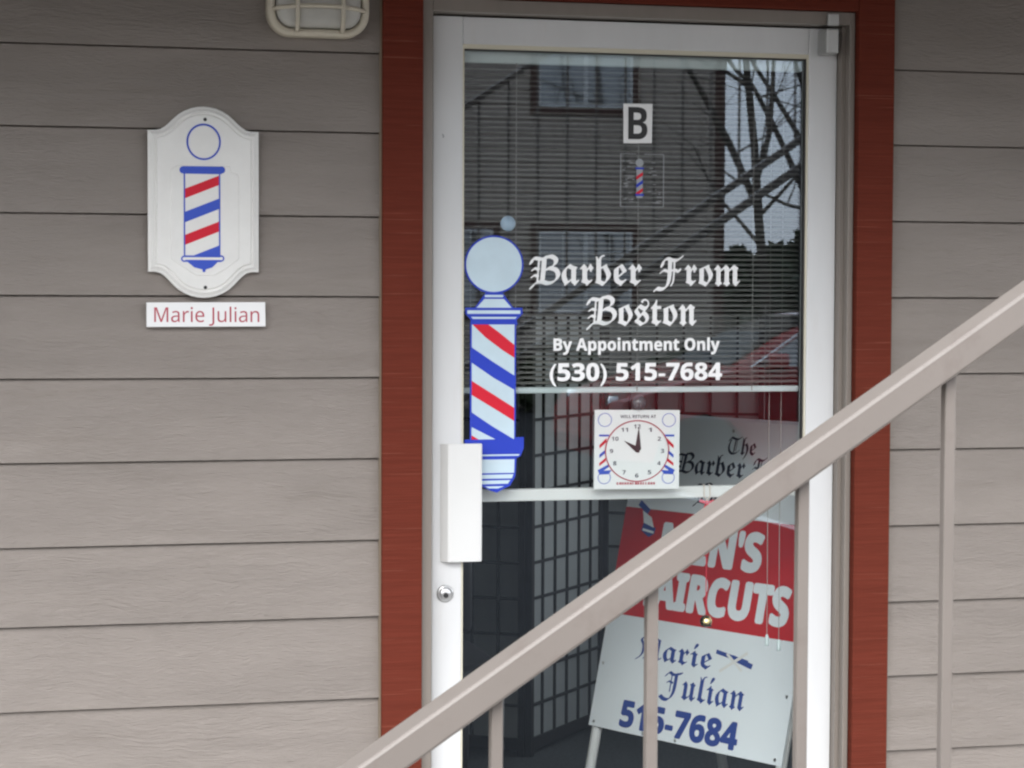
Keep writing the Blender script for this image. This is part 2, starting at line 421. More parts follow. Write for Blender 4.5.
TL0, TL1, TR0, TR1 = .822, .9075, 1.872, 1.9555
obj('siding', siding(-6, TL0-.003, zl, zl[0]+pitch), M['siding'], bld)
obj('siding', siding(TR1+.003, 3.3, zr, zr[0]+pr_), M['siding'], bld)
b = BM(); box(b, 3.301, 3.40, -.02, .165, -.02, 6.3, .003); obj('trim_board', b, M['trim'], bld)
b = BM(); box(b, -6, TL0-.003, .024, .16, -.02, 6.3); box(b, TR1+.003, 3.3, .024, .16, -.02, 6.3); box(b, TL0-.003, TR1+.003, .0182, .16, 2.14, 6.3)
obj('wall', b, M['siding'], bld)
HB = 2.122                      # underside of the head trim
for xa, xb in ((TL0, TL1), (TR0, TR1)):
    b = BM(); box(b, xa, xb, -.016, .017, -.02, HB+.1, .0025, 2); obj('trim_board', b, M['trim'], bld)
b = BM(); box(b, TL1+.001, TR0-.001, -.0155, .017, HB, HB+.1, .0025, 2); obj('trim_board', b, M['trim'], bld)
for xa in (TL0-.003, TR1+.0005):
    b = BM(); box(b, xa, xa+.0025, -.008, .017, -.02, HB+.1); obj('caulk_line', b, M['caulk'], bld)
# door frame: face strip and returns
b = BM()
box(b, TL1+.001, X0, .004, .15, -.02, HB-.001, .0015); box(b, X1+.009, TR0-.001, .004, .15, -.02, HB-.001, .0015); box(b, X0, X1+.0088, .0045, .15, 2.0935, HB-.001, .0015)
box(b, X1, X1+.0088, .028, .15, -.02, 2.0932); 
obj('door_frame', b, M['frame'], bld)
b = BM(); box(b, X0, X1, -.05, .16, -.02, .008, .003); obj('threshold', b, M['steel'], bld)
# room behind
RX0, RX1, RY, RZ = -.75, 3.1, 4.6, 2.45
b = BM(); box(b, RX0, RX1, RY, RY+.1, 0, RZ); box(b, RX0-.1, RX0, .165, RY+.1, 0, RZ); box(b, RX1, RX1+.1, .165, .55, 0, RZ); box(b, RX1, RX1+.1, 3.25, RY+.1, 0, RZ); box(b, RX1, RX1+.1, .55, 3.25, 0, .8); box(b, RX1, RX1+.1, .55, 3.25, 2.25, RZ)  # right wall has an added, unseen opening that lets daylight into the room
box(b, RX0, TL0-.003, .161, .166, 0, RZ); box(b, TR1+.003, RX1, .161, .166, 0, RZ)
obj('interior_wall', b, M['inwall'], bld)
b = BM(); box(b, RX0-.1, RX1+.1, .161, RY+.1, RZ+.002, RZ+.1); obj('ceiling', b, M['ceil'], bld)
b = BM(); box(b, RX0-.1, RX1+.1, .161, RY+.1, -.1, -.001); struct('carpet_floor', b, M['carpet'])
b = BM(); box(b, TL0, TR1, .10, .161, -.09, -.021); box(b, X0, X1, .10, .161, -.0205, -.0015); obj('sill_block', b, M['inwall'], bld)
b = BM(); box(b, -6.2, 3.45, -.4, 7, 6.3, 6.42); obj('roof', b, M['roofing'], bld)

b = BM()
for y0, y1 in ((.55, .60), (1.87, 1.93), (3.20, 3.25)): box(b, RX1+.02, RX1+.07, y0, y1, .85, 2.2)
box(b, RX1+.0205, RX1+.0695, .55, 3.25, .8, .85); box(b, RX1+.0205, RX1+.0695, .55, 3.25, 2.2, 2.25); obj('added_window_frame', b, M['white'], bld)  # frame of the unseen window added to brighten the room and its screen
# overhead walkway
wk = thing('upper_walkway', (1.4, -.7, 2.36), 'taupe upper floor walkway hanging over the shop door', 'walkway')
b = BM(); box(b, -6, 4.95, -1.35, -.02, 2.36, 2.48); box(b, 3.65, 4.95, -4.1, -1.352, 2.36, 2.48); obj('deck', b, M['soffit'], wk)
b = BM(); box(b, -6, 3.64, -1.40, -1.352, 2.32, 2.52); obj('edge_beam', b, M['rail'], wk)
for px_, py_ in ((3.72, -4.0), (4.88, -4.0), (4.88, -1.3)):
    b = BM(); box(b, px_-.05, px_+.05, py_-.05, py_+.05, -.118, 2.358); obj('post', b, M['rail'], wk)

# ---------------------------------------------------------------- glass door
DY0, DY1 = .050, .094
dl, dr, dt = .941, 1.848, 2.090
gl0, gl1, gt, gb = 1.0055, 1.7825, 2.0325, .24
door = thing('glass_door', ((dl+dr)/2, .07, 0), 'white framed glass shop door with blackletter lettering and a barber pole decal', 'door')
for xa, xb in ((dl, gl0), (gl1, dr)):
    b = BM(); box(b, xa, xb, DY0, DY1, .01, dt, .0025, 2); obj('stile', b, M['white'], door)
b = BM(); box(b, gl0+.0005, gl1-.0005, DY0+.0005, DY1, gt, dt-.0005, .002, 2); obj('top_rail', b, M['white'], door)
b = BM(); box(b, gl0+.0005, gl1-.0005, DY0+.0005, DY1, .0105, gb, .002, 2); obj('bottom_rail', b, M['white'], door)
b = BM()
box(b, gl0+.0003, gl0+.004, DY0+.003, GL-.0005, gb, gt-.0003); box(b, gl1-.004, gl1-.0003, DY0+.003, GL-.0005, gb, gt-.0003)
box(b, gl0+.004, gl1-.004, DY0+.003, GL-.0005, gt-.0095, gt-.0003); obj('glazing_bead', b, M['cream'], door)
b = BM()
box(b, gl0+.0041, gl0+.0065, GL-.006, GL-.0003, gb, gt-.0096); box(b, gl1-.0075, gl1-.0041, GL-.010, GL-.0003, gb, gt-.0096)
box(b, gl0+.0066, gl1-.0076, GL-.008, GL-.0003, gt-.0125, gt-.0096); obj('gasket', b, M['gasket'], door)
b = BM(); box(b, gl0+.0002, gl1-.0002, GL, GL+.006, gb-.0, gt)
pane = obj('glass_pane', b, M['glass'], door)
sfr = wallframe(443, 136, DY0-.0003)
flat('scuff_mark', sfr, [[(441.8, 133.5), (443.6, 134.5), (444.2, 137), (442.8, 138.4), (442.6, 136)]], M['film'], door, .0002)
# latch guard: bent plate
b = BM()
g0, g1, gz0, gz1 = W(442, 500, .03).x, W(482, 500, .03).x, W(460, 562, .03).z, W(460, 444, .03).z
sec = [(g0, DY0-.0005), (g0+.002, DY0-.004), (g0+.013, .030), (g0+.017, .0285), (g1-.004, .0285), (g1, .031), (g1, .041), (g0+.014, .041), (g0+.006, DY0-.0005)]
va = [[b.verts.new((x, y, z)) for x, y in sec] for z in (gz0, gz1)]
for k in range(len(sec)): b.faces.new((va[0][k], va[0][(k+1) % len(sec)], va[1][(k+1) % len(sec)], va[1][k]))
b.faces.new(va[0]); b.faces.new(va[1][::-1])
bmesh.ops.bevel(b, geom=[e for e in b.edges if abs(e.verts[0].co.z-e.verts[1].co.z) < 1e-5], offset=.001, segments=2, affect='EDGES')
guard = obj('latch_guard', b, M['guard'], door)
b = BM(); 
box(b, g0+.018, g0+.04, .0412, DY0-.0005, gz0+.03, gz1-.03); obj('guard_spacer', b, M['guard'], door)
lk = W(445, 593.5, DY0)
b = BM(); lathe(b, [(.0185, DY0), (.0185, DY0-.002), (.0165, DY0-.005), (.0125, DY0-.0055), (.0120, DY0-.004), (.0115, DY0-.009), (.0105, DY0-.0098)], (lk.x, 0, lk.z)); lock = obj('lock_cylinder', b, M['steel'], door, True)
b = BM(); lathe(b, [(.0055, DY0-.0098), (.0055, DY0-.0106)], (lk.x, 0, lk.z-.003)); obj('keyway', b, M['dark'], lock)
# pivot hinge
h = W(831, 35, .02)
b = BM(); box(b, 1.800, 1.829, -.006, DY0-.0005, 2.030, 2.0845, .004, 2); obj('pivot_hinge', b, M['hinge'], door)
b = BM(); box(b, 1.803, 1.829, -.007, .0040, 2.0895, 2.1165, .003, 2); obj('pivot_hinge', b, M['hinge'], door)
# push bar inside
b = BM(); zb0, zb1 = W(600, 499.5, .125).z, W(600, 487.5, .125).z
box(b, gl0-.03, gl1+.03, .118, .138, zb0, zb1, .003, 2)
for xx in (gl0-.03, gl1+.006): box(b, xx, xx+.024, DY1+.0005, .1175, zb0+.002, zb1-.002)
obj('push_bar', b, M['pvc'], door)

# writing and decals on the glass
gf = wallframe(620, 320, GL-.0004); gf.px = (618.7, 320)
letters('lettering', 'Barber', bl, gf, 528.5, 640, 285, 28.5, M['white_vinyl'], pane, 0, label='white blackletter word Barber', bold=.14)
letters('lettering', 'From', bl, gf, 652, 740, 285, 28.5, M['white_vinyl'], pane, 0, label='white blackletter word From', bold=.14)
letters('lettering', 'Boston', bl, gf, 585, 696, 325, 28.5, M['white_vinyl'], pane, 0, label='white blackletter word Boston', bold=.14)
letters('lettering', 'By Appointment Only', bd, gf, 553, 719.5, 350.5, 12, M['white_vinyl'], pane, .0002, bold=.25, label='small white line reading By Appointment Only')
letters('lettering', '(530) 515-7684', bd, gf, 549.5, 722, 380.4, 17, M['white_vinyl'], pane, .0002, bold=.35, label='white telephone number (530) 515-7684')
st = flat('unit_sticker', gf, [[(620.6, 104.5), (649.8, 104), (649.3, 143.2), (621, 143.8)]], M['label'], pane, 0, label='white square sticker with a black letter B')
letters('letter', 'B', bd, gf, 625.6, 644.8, 139.6, 32, M['black'], st.parent, .0003)
# big barber pole decal
dp = flat('barber_pole_decal', gf, [circ(494.3, 265.5, 28.7)] + [
    [(486, 293.5), (503, 293.5), (514, 309), (475, 309)],
    [(466.5, 308), (522, 308), (522.5, 314), (516.5, 320), (517.5, 325), (471.5, 325), (472, 320), (466.5, 314)],
    rect(471.4, 324, 516, 440),
    [(466, 438), (524, 436), (524, 447), (521, 455), (517, 457), (516, 475), (511, 484), (505, 487), (498, 491), (492, 489), (486, 486), (479, 482), (473, 474), (472, 457), (467, 452)]],
    M['blue'], pane, 0, label='large red white and blue barber pole decal with a pale globe')
flat('decal_print', gf, [circ(494.3, 265.5, 27.0)], M['sky_vinyl'], dp, .0004)
flat('decal_print', gf, [rect(485.5, 295.3, 503.2, 297.6), [(485, 299.3), (504, 299.3), (511.5, 308), (477.5, 308)], rect(468.5, 310.5, 520, 314), [(472, 317), (517, 317), (515, 319), (474, 319)], rect(473, 324.5, 514.4, 438),
    [(474, 458), (515, 458), (514.6, 471.5), (474, 471.5)], [(474.5, 473.2), (514, 472.8), (512.4, 477), (475.5, 477)], [(477, 479), (511, 478.6), (508.5, 482.2), (480, 482.4)], [(486, 484.6), (505, 484.6), (499, 486.8), (490, 486.6)], [(470, 453), (520, 453), (519, 454.6), (471, 454.6)]],
    M['sky_vinyl'], dp, .0004)
bodyclip = lambda P_: clip(P_, 473, 324.5, 514.4, 438)
flat_each('stripe', gf, [q for q in [bodyclip([(472, 323), (487, 323), (499, 332), (516, 346), (516, 358.5), (503, 350), (486, 337)]), bodyclip([(470, 378), (490, 391), (516, 408), (516, 421), (494, 407), (470, 392)]), bodyclip([(470, 432), (480, 438), (470, 440)])] if q], M['red'], dp, .0008)
flat_each('stripe', gf, [q for q in [bodyclip([(470, 345), (493, 361), (516, 376), (516, 390), (494, 377), (470, 360)]), bodyclip([(470, 409), (493, 425), (514, 438), (500, 440), (470, 424)])] if q], M['blue'], dp, .0008)
# faint small sticker
ss = flat('small_sticker', gf, [circ(637.3, 163, 4.0, 20)] + [rect(634.2, 167, 640.4, 198)], M['stickerpole'], pane, 0, label='small clear sticker with a tiny barber pole')
sc_ = lambda P_: clip(P_, 634, 170, 640.6, 194)
flat_each('stripe', gf, [sc_([(632, y), (642, y-7), (642, y-3.5), (632, y+3.5)]) for y in (178, 194)], M['red'], ss, .0004)
flat('sticker_print', gf, [sc_([(632, y), (642, y-7), (642, y-3.5), (632, y+3.5)]) for y in (186,)] + [rect(633.2, 167.5, 641.4, 169.5), rect(633, 194, 641.6, 196)], M['blue'], ss, .0005)
fine = [rect(618, 154, 618.8, 207), rect(661, 154, 661.8, 207), rect(618, 154, 634, 154.6), rect(642, 154, 661.5, 154.7), rect(618, 206.4, 661.5, 207)]
for k in range(44):
    x = random.choice((random.uniform(620, 631), random.uniform(644, 657))); y = random.uniform(158, 203); w = random.uniform(1.5, 5)
    fine.append(rect(x, y, x+w, y+random.uniform(.5, .9)))
flat('sticker_print', gf, fine, M['film'], ss, .0002)

# ---------------------------------------------------------------- mini blind on the inside of the door
by = .108
bx0, bx1 = 1.0, W(797.5, 391, by).x
zt_, zb_ = W(620, 55, by).z, W(620, 391, by).z
blind = thing('mini_blind', ((bx0+bx1)/2, by, zb_), 'grey mini blind with open slats lowered over upper half of door glass', 'blind')
b = BM(); box(b, bx0, bx1, by-.011, by+.011, zt_-.026, zt_+.004, .002); obj('headrail', b, M['blindrail'], blind)
b = BM(); box(b, bx0, bx1, by-.009, by+.009, zb_-.0035, zb_+.0095, .003, 2); obj('bottom_rail', b, M['blindrail'], blind)
b = BM(); z = zb_+.02; sl = .0162; n = 0
while z < zt_-.03:
    tl = R(19+random.uniform(-2, 2)); pts = []
    for k in range(5):
        s = (k/4-.5)*sl; pts.append((by+s*math.cos(tl), z+s*math.sin(tl)+.0012*(1-(2*k/4-1)**2)))
    rows = [[b.verts.new((x, y, zz+random.uniform(-.0003, .0003))) for y, zz in pts] for x in (bx0+.002, (bx0+bx1)/2, bx1-.002)]
    for ra, rb in zip(rows, rows[1:]):
        for k in range(4): b.faces.new((ra[k], ra[k+1], rb[k+1], rb[k]))
    z += .0112; n += 1
so = obj('slats', b, M['blind'], blind, True); sm = so.modifiers.new('thickness', 'SOLIDIFY'); sm.thickness = .0004
for px in (515, 637, 752):
    x = W(px, 200, by).x
    for yy in (by-.0095,):
        b = BM(); tube(b, [(x, yy, zb_), (x, yy, zt_-.02)], .0010, 5); obj('ladder_cord', b, M['laddercord'], blind)
for px, pz in ((772, 636), (784, 641)):
    x = W(px, 500, by-.012).x; ze = W(px, pz, by-.012).z
    b = BM(); tube(b, [(x, by+.0125, zt_-.02), (x+.001, by+.014, zb_), (x-.001, by+.0125, (zb_+ze)/2), (x, by+.0125, ze)], .0008, 6)
    c = obj('pull_cord', b, M['cord'], blind)
    b = BM(); lathe(b, [(.002, .0), (.0042, -.006), (.005, -.022), (.004, -.026)], (x, by+.0125, ze), 'z', 12); obj('tassel', b, M['blindrail'], c, True)

# ---------------------------------------------------------------- clock sign, suction cups, bell
cy = GL+.0135
cf = wallframe(637, 450, cy)
cf2 = Fr(cf.o, cf.u*math.cos(R(-.7))*1+Vector((0, 0, math.sin(R(-.7))*cf.v.z)), cf.v+Vector((.006*cf.u.x, 0, 0)), (637, 450))
cf = cf2
clock = thing('clock_sign', W(637, 489, cy), 'white square will return clock sign hanging inside door glass above push bar', 'sign')
def slab(name, fr, x0, y0, x1, y1, off0, off1, m, parent):
    bm = BM(); vs = []
    for off in (off0, off1): vs.append([bm.verts.new(fr.at(x, y, off)) for x, y in rect(x0, y0, x1, y1)])
    for k in range(4): bm.faces.new((vs[0][k], vs[0][(k+1) % 4], vs[1][(k+1) % 4], vs[1][k]))
    bm.faces.new(vs[0]); bm.faces.new(vs[1][::-1])
    return obj(name, bm, m, parent)
slab('board', cf, 594.5, 410, 679.5, 489, -.003, 0, M['white_vinyl'], clock)
dial = flat('dial_ring', cf, ringp(637, 451, 31, 32.2, 64, .96), M['pinkred'], clock, .0004)
flat('dial_face', cf, [circ(637, 451, 31, 64, 29.8)], M['white_vinyl'], clock, .0003)
for k, nme in enumerate('12 1 2 3 4 5 6 7 8 9 10 11'.split()):
    a = R(90-30*k); x, y = 637+25.5*math.cos(a), 451-24.5*math.sin(a); w = 1.7*len(nme)
    letters('numeral', nme, bd, cf, x-w, x+w, y+2, 4, M['signblack'], clock, .0006)
flat('clock_hand', cf, [[(638.5, 426), (641, 449), (638, 453), (634.5, 450.5)]], M['black'], clock, .0009)
flat('clock_hand', cf, [[(623.5, 440.5), (638.5, 447), (639.5, 452.5), (636, 452.5)]], M['black'], clock, .0012)
letters('lettering', 'WILL RETURN AT', bd, cf, 620, 655.5, 418, 3, M['signblack'], clock, .0004)
flat('fine_print', cf, [rect(617+2.6*k, 482.2, 617+2.6*k+random.uniform(1, 2.2), 484.6) for k in range(15)], M['pinkred'], clock, .0004)
for sx in (1, -1):
    cx_ = 604.6 if sx == 1 else 668.6
    f_ = lambda pl: [(cx_+sx*(x-604.6), y) for x, y in pl]
    flat('globe_print', cf, ringp(cx_, 420, 6.3, 6.9, 28), M['plaque_blue'], clock, .0004); flat('base_print', cf, ringp(cx_, 477.5, 5.8, 6.4, 28), M['plaque_blue'], clock, .0004)
    flat_each('pole_print', cf, [f_(rect(599, 434.5, 609, 436.5)), f_([(599.5, 454.5), (605, 450), (605, 453.5), (599.5, 458)]), f_([(598, 470), (609, 464), (609.5, 466.5), (604, 470.5), (612, 470), (609, 474), (600, 474.5)])], M['plaque_blue'], clock, .0004)
    flat_each('stripe', cf, [f_([(599.5, 445), (606.5, 438), (606.5, 442), (599.5, 448.5)]), f_([(599.5, 463), (606, 457.5), (606, 461), (599.5, 466)])], M['red'], clock, .00045)
def suction(name, px, py, rad, label, yy, hook):
    c = W(px, py, yy); t = thing(name, c, label, 'suction cup')
    b = BM(); lathe(b, [(rad, 0), (rad*.98, .0012), (rad*.72, .004), (rad*.4, .006), (rad*.33, .0095), (rad*.36, .013), (rad*.2, .0135)], c, 'y', 28); obj('cup', b, M['cupdark' if hook else 'cup'], t, True)
    if hook:
        b = BM(); tube(b, [c+Vector((0, .010, 0)), c+Vector((0, .012, -.010)), c+Vector((0, .011, -.018)), c+Vector((0, .006, -.019))], .0012, 6); obj('hook', b, M['steel'], t)
    return t
suction('suction_cup', 508, 223.5, .0165, 'pale blue round suction cup on glass just above the barber pole globe', GL+.0064, False)
suction('suction_cup', 639.5, 402.5, .0155, 'clear suction cup with a small hook holding up the clock sign', GL+.0064, True)

bp_ = W(706, 621, .105)
bell = thing('door_bell', bp_, 'small brass bell hanging by a red ribbon from the push bar', 'bell')
b = BM(); rb = .0135
lathe(b, [(.001, rb)] + [(rb*math.cos(R(a)), rb*math.sin(R(a))) for a in range(75, -1, -15)] + [(rb*1.04, -.0005), (rb, -.002)] + [(rb*math.cos(R(a)), rb*math.sin(R(a))) for a in range(-15, -80, -15)] + [(.001, -rb)], bp_, 'z', 24)
bl_ = obj('bell_body', b, M['brass'], bell, True)
b = BM(); box(b, bp_.x-.009, bp_.x+.009, bp_.y-.0143, bp_.y+.0143, bp_.z-.0112, bp_.z-.009); obj('slot', b, M['dark'], bl_)
b = BM(); zt2 = zb1+.001
for px in (704.6, 710.4):
    x = W(px, 490, .113).x
    tube(b, [(x, .126, zt2+.002), (x, .1165, zt2+.0015), (x, .115, zb0+.004), (W(707, 505, .113).x, .113, zb0-.006)], .0014, 6)
obj('ribbon_loop', b, M['ribbonpale'], bell)
b = BM(); k0 = W(707, 503, .113)
tube(b, [k0, W(706.5, 540, .11), W(706, 590, .107), bp_+Vector((0, 0, rb))], .0012, 6)
for dx, dz in ((-.018, .006), (.016, .005), (-.012, -.022), (.007, -.026)):
    bar(b, k0, k0+Vector((dx, -.002, dz)), .001, .006, Vector((0, 0, 1)))
box(b, k0.x-.004, k0.x+.004, k0.y-.004, k0.y+.004, k0.z-.005, k0.z+.005, .0015); obj('ribbon', b, M['ribbon'], bell)

# ---------------------------------------------------------------- sandwich board inside
ya, le = R(-62), R(13.4)
bo = Vector((1.516, .796, .415)); bu = Vector((math.cos(ya), math.sin(ya), 0)); nn = Vector((math.sin(ya), -math.cos(ya), 0))
bv = Vector((0, 0, 1))*math.cos(le) - nn*math.sin(le)
bf = Fr(bo, bu, bv); BWd, BHt = .60, .80
sb = thing('sandwich_board', (bo.x+.2, bo.y, 0), 'white and red sandwich board advertising haircuts standing inside behind the glass', 'sign')
def bslab(name, x0, y0, x1, y1, o0, o1, m, lab=None):
    bm = BM(); vs = [[bm.verts.new(bf.at(x, y, o)) for x, y in rect(x0, y0, x1, y1)] for o in (o0, o1)]
    for k in range(4): bm.faces.new((vs[0][k], vs[0][(k+1) % 4], vs[1][(k+1) % 4], vs[1][k]))
    bm.faces.new(vs[0]); bm.faces.new(vs[1][::-1]); bmesh.ops.recalc_face_normals(bm, faces=bm.faces)
    return obj(name, bm, m, sb, label=lab)
front = bslab('front_panel', -.022, 0, .622, BHt, -.006, 0, M['sign'])
flat('red_band', bf, [rect(-.022, .288, .622, .561)], M['signred'], front, .0006, 'red band reading MEN\'S HAIRCUTS')
letters('lettering', 'The', bl, bf, .29, .383, .718, .042, M['signblack'], front, .0006)
letters('lettering', 'Barber', bl, bf, .125, .358, .66, .052, M['signblack'], front, .0006)
letters('lettering', 'From', bl, bf, .37, .53, .662, .052, M['signblack'], front, .0006)
letters('lettering', 'Boston', bl, bf, .205, .44, .588, .052, M['signblack'], front, .0006)
letters('lettering', "MEN'S", bd, bf, .125, .455, .44, .088, M['sign'], front, .0012, slant=0, bold=.005)
letters('lettering', 'HAIRCUTS', bd, bf, .055, .566, .322, .086, M['sign'], front, .0012, slant=0, bold=.005)
letters('lettering', 'Marie', bl, bf, .10, .355, .19, .054, M['signblue'], front, .0006)
letters('lettering', 'Julian', bl, bf, .20, .48, .108, .062, M['signblue'], front, .0006)
letters('lettering', '515-7684', bd, bf, .085, .475, .015, .062, M['signblue'], front, .0006, bold=.0025)
# scissors and little pole
flat('scissors_print', bf, [seg(.365, .236, .47, .222, .010), seg(.42, .228, .485, .214, .013)], M['signblue'], front, .0006)
flat('scissors_print', bf, [seg(.385, .19, .465, .245, .008), seg(.40, .235, .455, .20, .007)], M['plaque'], front, .0009)
flat('pole_print', bf, [[(.045, .505), (.075, .49), (.093, .50), (.095, .515), (.05, .525)], seg(.025, .575, .062, .553, .016)], M['signblue'], front, .0012)
flat('pole_print', bf, [[(.04, .556), (.075, .54), (.088, .515), (.05, .525)], seg(.05, .508, .09, .503, .006)], M['sign'], front, .0014)
bk = Vector((-nn.x, -nn.y, 0))
b = BM()
for s in (.006, BWd-.006):
    pass
back_o = bo + bk*.46
bu2 = bu; bv2 = Vector((0, 0, 1))*math.cos(le) + nn*math.sin(le)
b = BM(); vs = []
for o_ in (0, .006):
    vs.append([b.verts.new(back_o+bu2*x+bv2*y+bk*o_) for x, y in rect(-.022, 0, .622, BHt)])
for k in range(4): b.faces.new((vs[0][k], vs[0][(k+1) % 4], vs[1][(k+1) % 4], vs[1][k]))
b.faces.new(vs[0]); b.faces.new(vs[1][::-1]); obj('back_panel', b, M['sign'], sb)
for s in (-.008, .608):
    top = bf.at(s, BHt-.01, -.02); t0 = (bf.at(s, .02, -.018)); dirv = (t0-top).normalized(); foot = top + dirv*(top.z/-dirv.z)
    b = BM(); tube(b, [top, foot], .0135, 14); obj('leg', b, M['pvc'], sb, True)
    top2 = back_o+bu2*s+bv2*(BHt-.01)-bk*.016; t2 = back_o+bu2*s+bv2*.02-bk*.016; d2 = (t2-top2).normalized(); f2 = top2+d2*(top2.z/-d2.z)
    b = BM(); tube(b, [top2, f2], .0135, 14); obj('leg', b, M['pvc'], sb, True)
b = BM()
for x, y in ((.03, .775), (.3, .775), (.57, .775), (-.005, .012), (.17, .007), (.28, .007), (.60, .012), (-.008, .4), (-.008, .16), (.605, .16), (.605, .4)):
    b = BM()
    q = [b.verts.new(bf.at(x+.0036*math.cos(k*math.pi/4), y+.0036*math.sin(k*math.pi/4), .0018)) for k in range(8)]; b.faces.new(q)
    q2 = [b.verts.new(bf.at(x+.0045*math.cos(k*math.pi/4), y+.0045*math.sin(k*math.pi/4), .0006)) for k in range(8)]
    for k in range(8): b.faces.new((q[k], q[(k+1) % 8], q2[(k+1) % 8], q2[k]))
    obj('screw', b, M['steel'], front)

# ---------------------------------------------------------------- folding screen
def floor_at(px, py):
    q = fw*F + rt*(px-512) + dn*(py-384); return CAM + q*(-CZ/q.z)
fa, fb = floor_at(528, 757), floor_at(599, 727)
fsx = thing('folding_screen', fa, 'folding room divider with black lattice over pale paper standing inside the door', 'room divider')
dirA = (fb-fa).normalized(); dirB = Vector((-dirA.x*.9-.30, dirA.y*.75, 0)).normalized()
def spanel(p, d, Wd, Hh, nc, nr, parent):
    n_ = Vector((d.y, -d.x, 0))
    fr = Fr(p, d, (0, 0, 1)); 
    fr.n = n_
    def fb_(bm, x0, x1, z0, z1, y0, y1):
        c = [fr.o+fr.u*x+Vector((0, 0, zz))+n_*y for x in (x0, x1) for y in (y0, y1) for zz in (z0, z1)]
        v = [bm.verts.new(q) for q in c]
        for f in ((0, 1, 3, 2), (4, 6, 7, 5), (0, 4, 5, 1), (2, 3, 7, 6), (0, 2, 6, 4), (1, 5, 7, 3)): bm.faces.new([v[i] for i in f])
    bm = BM(); fb_(bm, .018, Wd-.018, .045, Hh-.02, -.002, .002); pp = obj('paper_panel', bm, M['paper'], parent)
    bm = BM(); fb_(bm, 0, .02, 0, Hh, -.011, .011); fb_(bm, Wd-.02, Wd, 0, Hh, -.011, .011); fb_(bm, .02, Wd-.02, .02, .06, -.0105, .0105); fb_(bm, .02, Wd-.02, Hh-.03, Hh, -.0105, .0105)
    for k in range(1, nc): x = Wd*k/nc; fb_(bm, x-.0045, x+.0045, .06, Hh-.03, .0021, .009)
    for k in range(1, nr): zz = .05+(Hh-.07)*k/nr; fb_(bm, .02, Wd-.02, zz-.0045, zz+.0045, .0021, .0086)
    obj('lattice', bm, M['lattice'], pp)
Lp = (fb-fa).length
spanel(fa, dirA, Lp, 1.46, 6, 12, fsx)
spanel(fa+dirB*Lp+Vector((0, 0, 0)), -dirB, Lp-.012, 1.46, 6, 12, fsx)
spanel(fb+Vector((.012, .006, 0)), Vector((dirA.x*.9+.3, -dirA.y*.55, 0)).normalized(), Lp, 1.46, 6, 12, fsx)

# chair and counter deeper in the room
ch = thing('waiting_chair', (1.05, 1.7, 0), 'dark vinyl waiting chair in the dim room beside folding screen', 'chair')
q = floor_at(484, 760); q = Vector((1.16, 1.45, 0)); ch.location = q
b = BM(); box(b, q.x-.24, q.x+.24, q.y-.22, q.y+.24, .42, .50, .025, 3); obj('seat', b, M['vinylchair'], ch, True)
b = BM(); box(b, q.x-.24, q.x+.24, q.y+.22, q.y+.28, .52, .86, .02, 3); obj('backrest', b, M['vinylchair'], ch, True)
for sx in (-.22, .22):
    for sy in (-.2, .24):
        b = BM(); tube(b, [(q.x+sx, q.y+sy, 0), (q.x+sx, q.y+sy, .43)], .011, 8); obj('leg', b, M['vinylchair'], ch, True)
co = thing('work_counter', (1.2, 4.3, 0), 'long dark wooden work counter along back wall of the room', 'counter')
b = BM(); box(b, .3, 2.7, 3.95, 4.59, 0, .86); obj('cabinet', b, M['wood'], co)
b = BM(); box(b, .27, 2.73, 3.9, 4.59, .862, .9, .006); obj('countertop', b, M['ceil'], co)

# ---------------------------------------------------------------- plaque, nameplate, lamp on the wall
pf = wallframe(204, 202, -.020)
pq = thing('barber_plaque', W(204, 298, -.006), 'white scalloped wall plaque with painted barber pole left of the door', 'sign')
PLT = [(55.4, 130.7), (47.5, 130.6), (43, 129.6), (39, 127.2), (35, 123.9), (30, 119.0), (25, 114.6), (19, 111.0), (12.5, 108.4), (6, 107.0), (0, 106.5)]
PLB = [(55.4, 272), (47.5, 272.2), (43, 273.4), (39, 276.2), (35, 280.2), (30, 285.6), (25, 290), (19, 293.6), (12.5, 296.3), (6, 297.6), (0, 298)]
def inset(pts, sh):                # closed outline moved inwards
    n = len(pts); out = []
    for i, p in enumerate(pts):
        a, c = pts[i-1], pts[(i+1) % n]
        n1 = Vector((-(p[1]-a[1]), p[0]-a[0])).normalized(); n2 = Vector((-(c[1]-p[1]), c[0]-p[0])).normalized()
        k = sh/max(.5, 1+n1.dot(n2))
        out.append((p[0]+(n1.x+n2.x)*k, p[1]+(n1.y+n2.y)*k))
    return out
def plaque_outline(sh):
    pts = PLT + [(-x, y) for x, y in PLT[-2::-1]] + [(-x, y) for x, y in PLB] + [(x, y) for x, y in PLB[-2::-1]]
    cxp, cyp = 0, 202
    q = inset(pts, sh) if sh else pts
    if sh and sum((abs(x) for x, y in q)) > sum((abs(x) for x, y in pts)): q = inset(pts, -sh)
    return [(204+x, y) for x, y in q]
def stack(levels):                 # levels: (inset, off) from the back edge to the front
    bm = BM(); rings = []
    for sh, off in levels:
        rings.append([bm.verts.new(pf.at(x, y, off)) for x, y in plaque_outline(sh)])
    n_ = min(len(r_) for r_ in rings)
    for ra, rb in zip(rings, rings[1:]):
        for k in range(n_): bm.faces.new((ra[k], ra[(k+1) % n_], rb[(k+1) % n_], rb[k]))
    bm.faces.new(rings[0]); bm.faces.new(rings[-1][::-1])
    return bm
pb = obj('board', stack([(0, -.0195), (0, -.008), (1.0, -.0065), (2.2, -.006), (4.8, -.0012), (5.8, -.0009), (6.4, -.0040), (7.6, -.0040), (8.6, 0.0), (9.4, .0004)]), M['plaque'], pq)
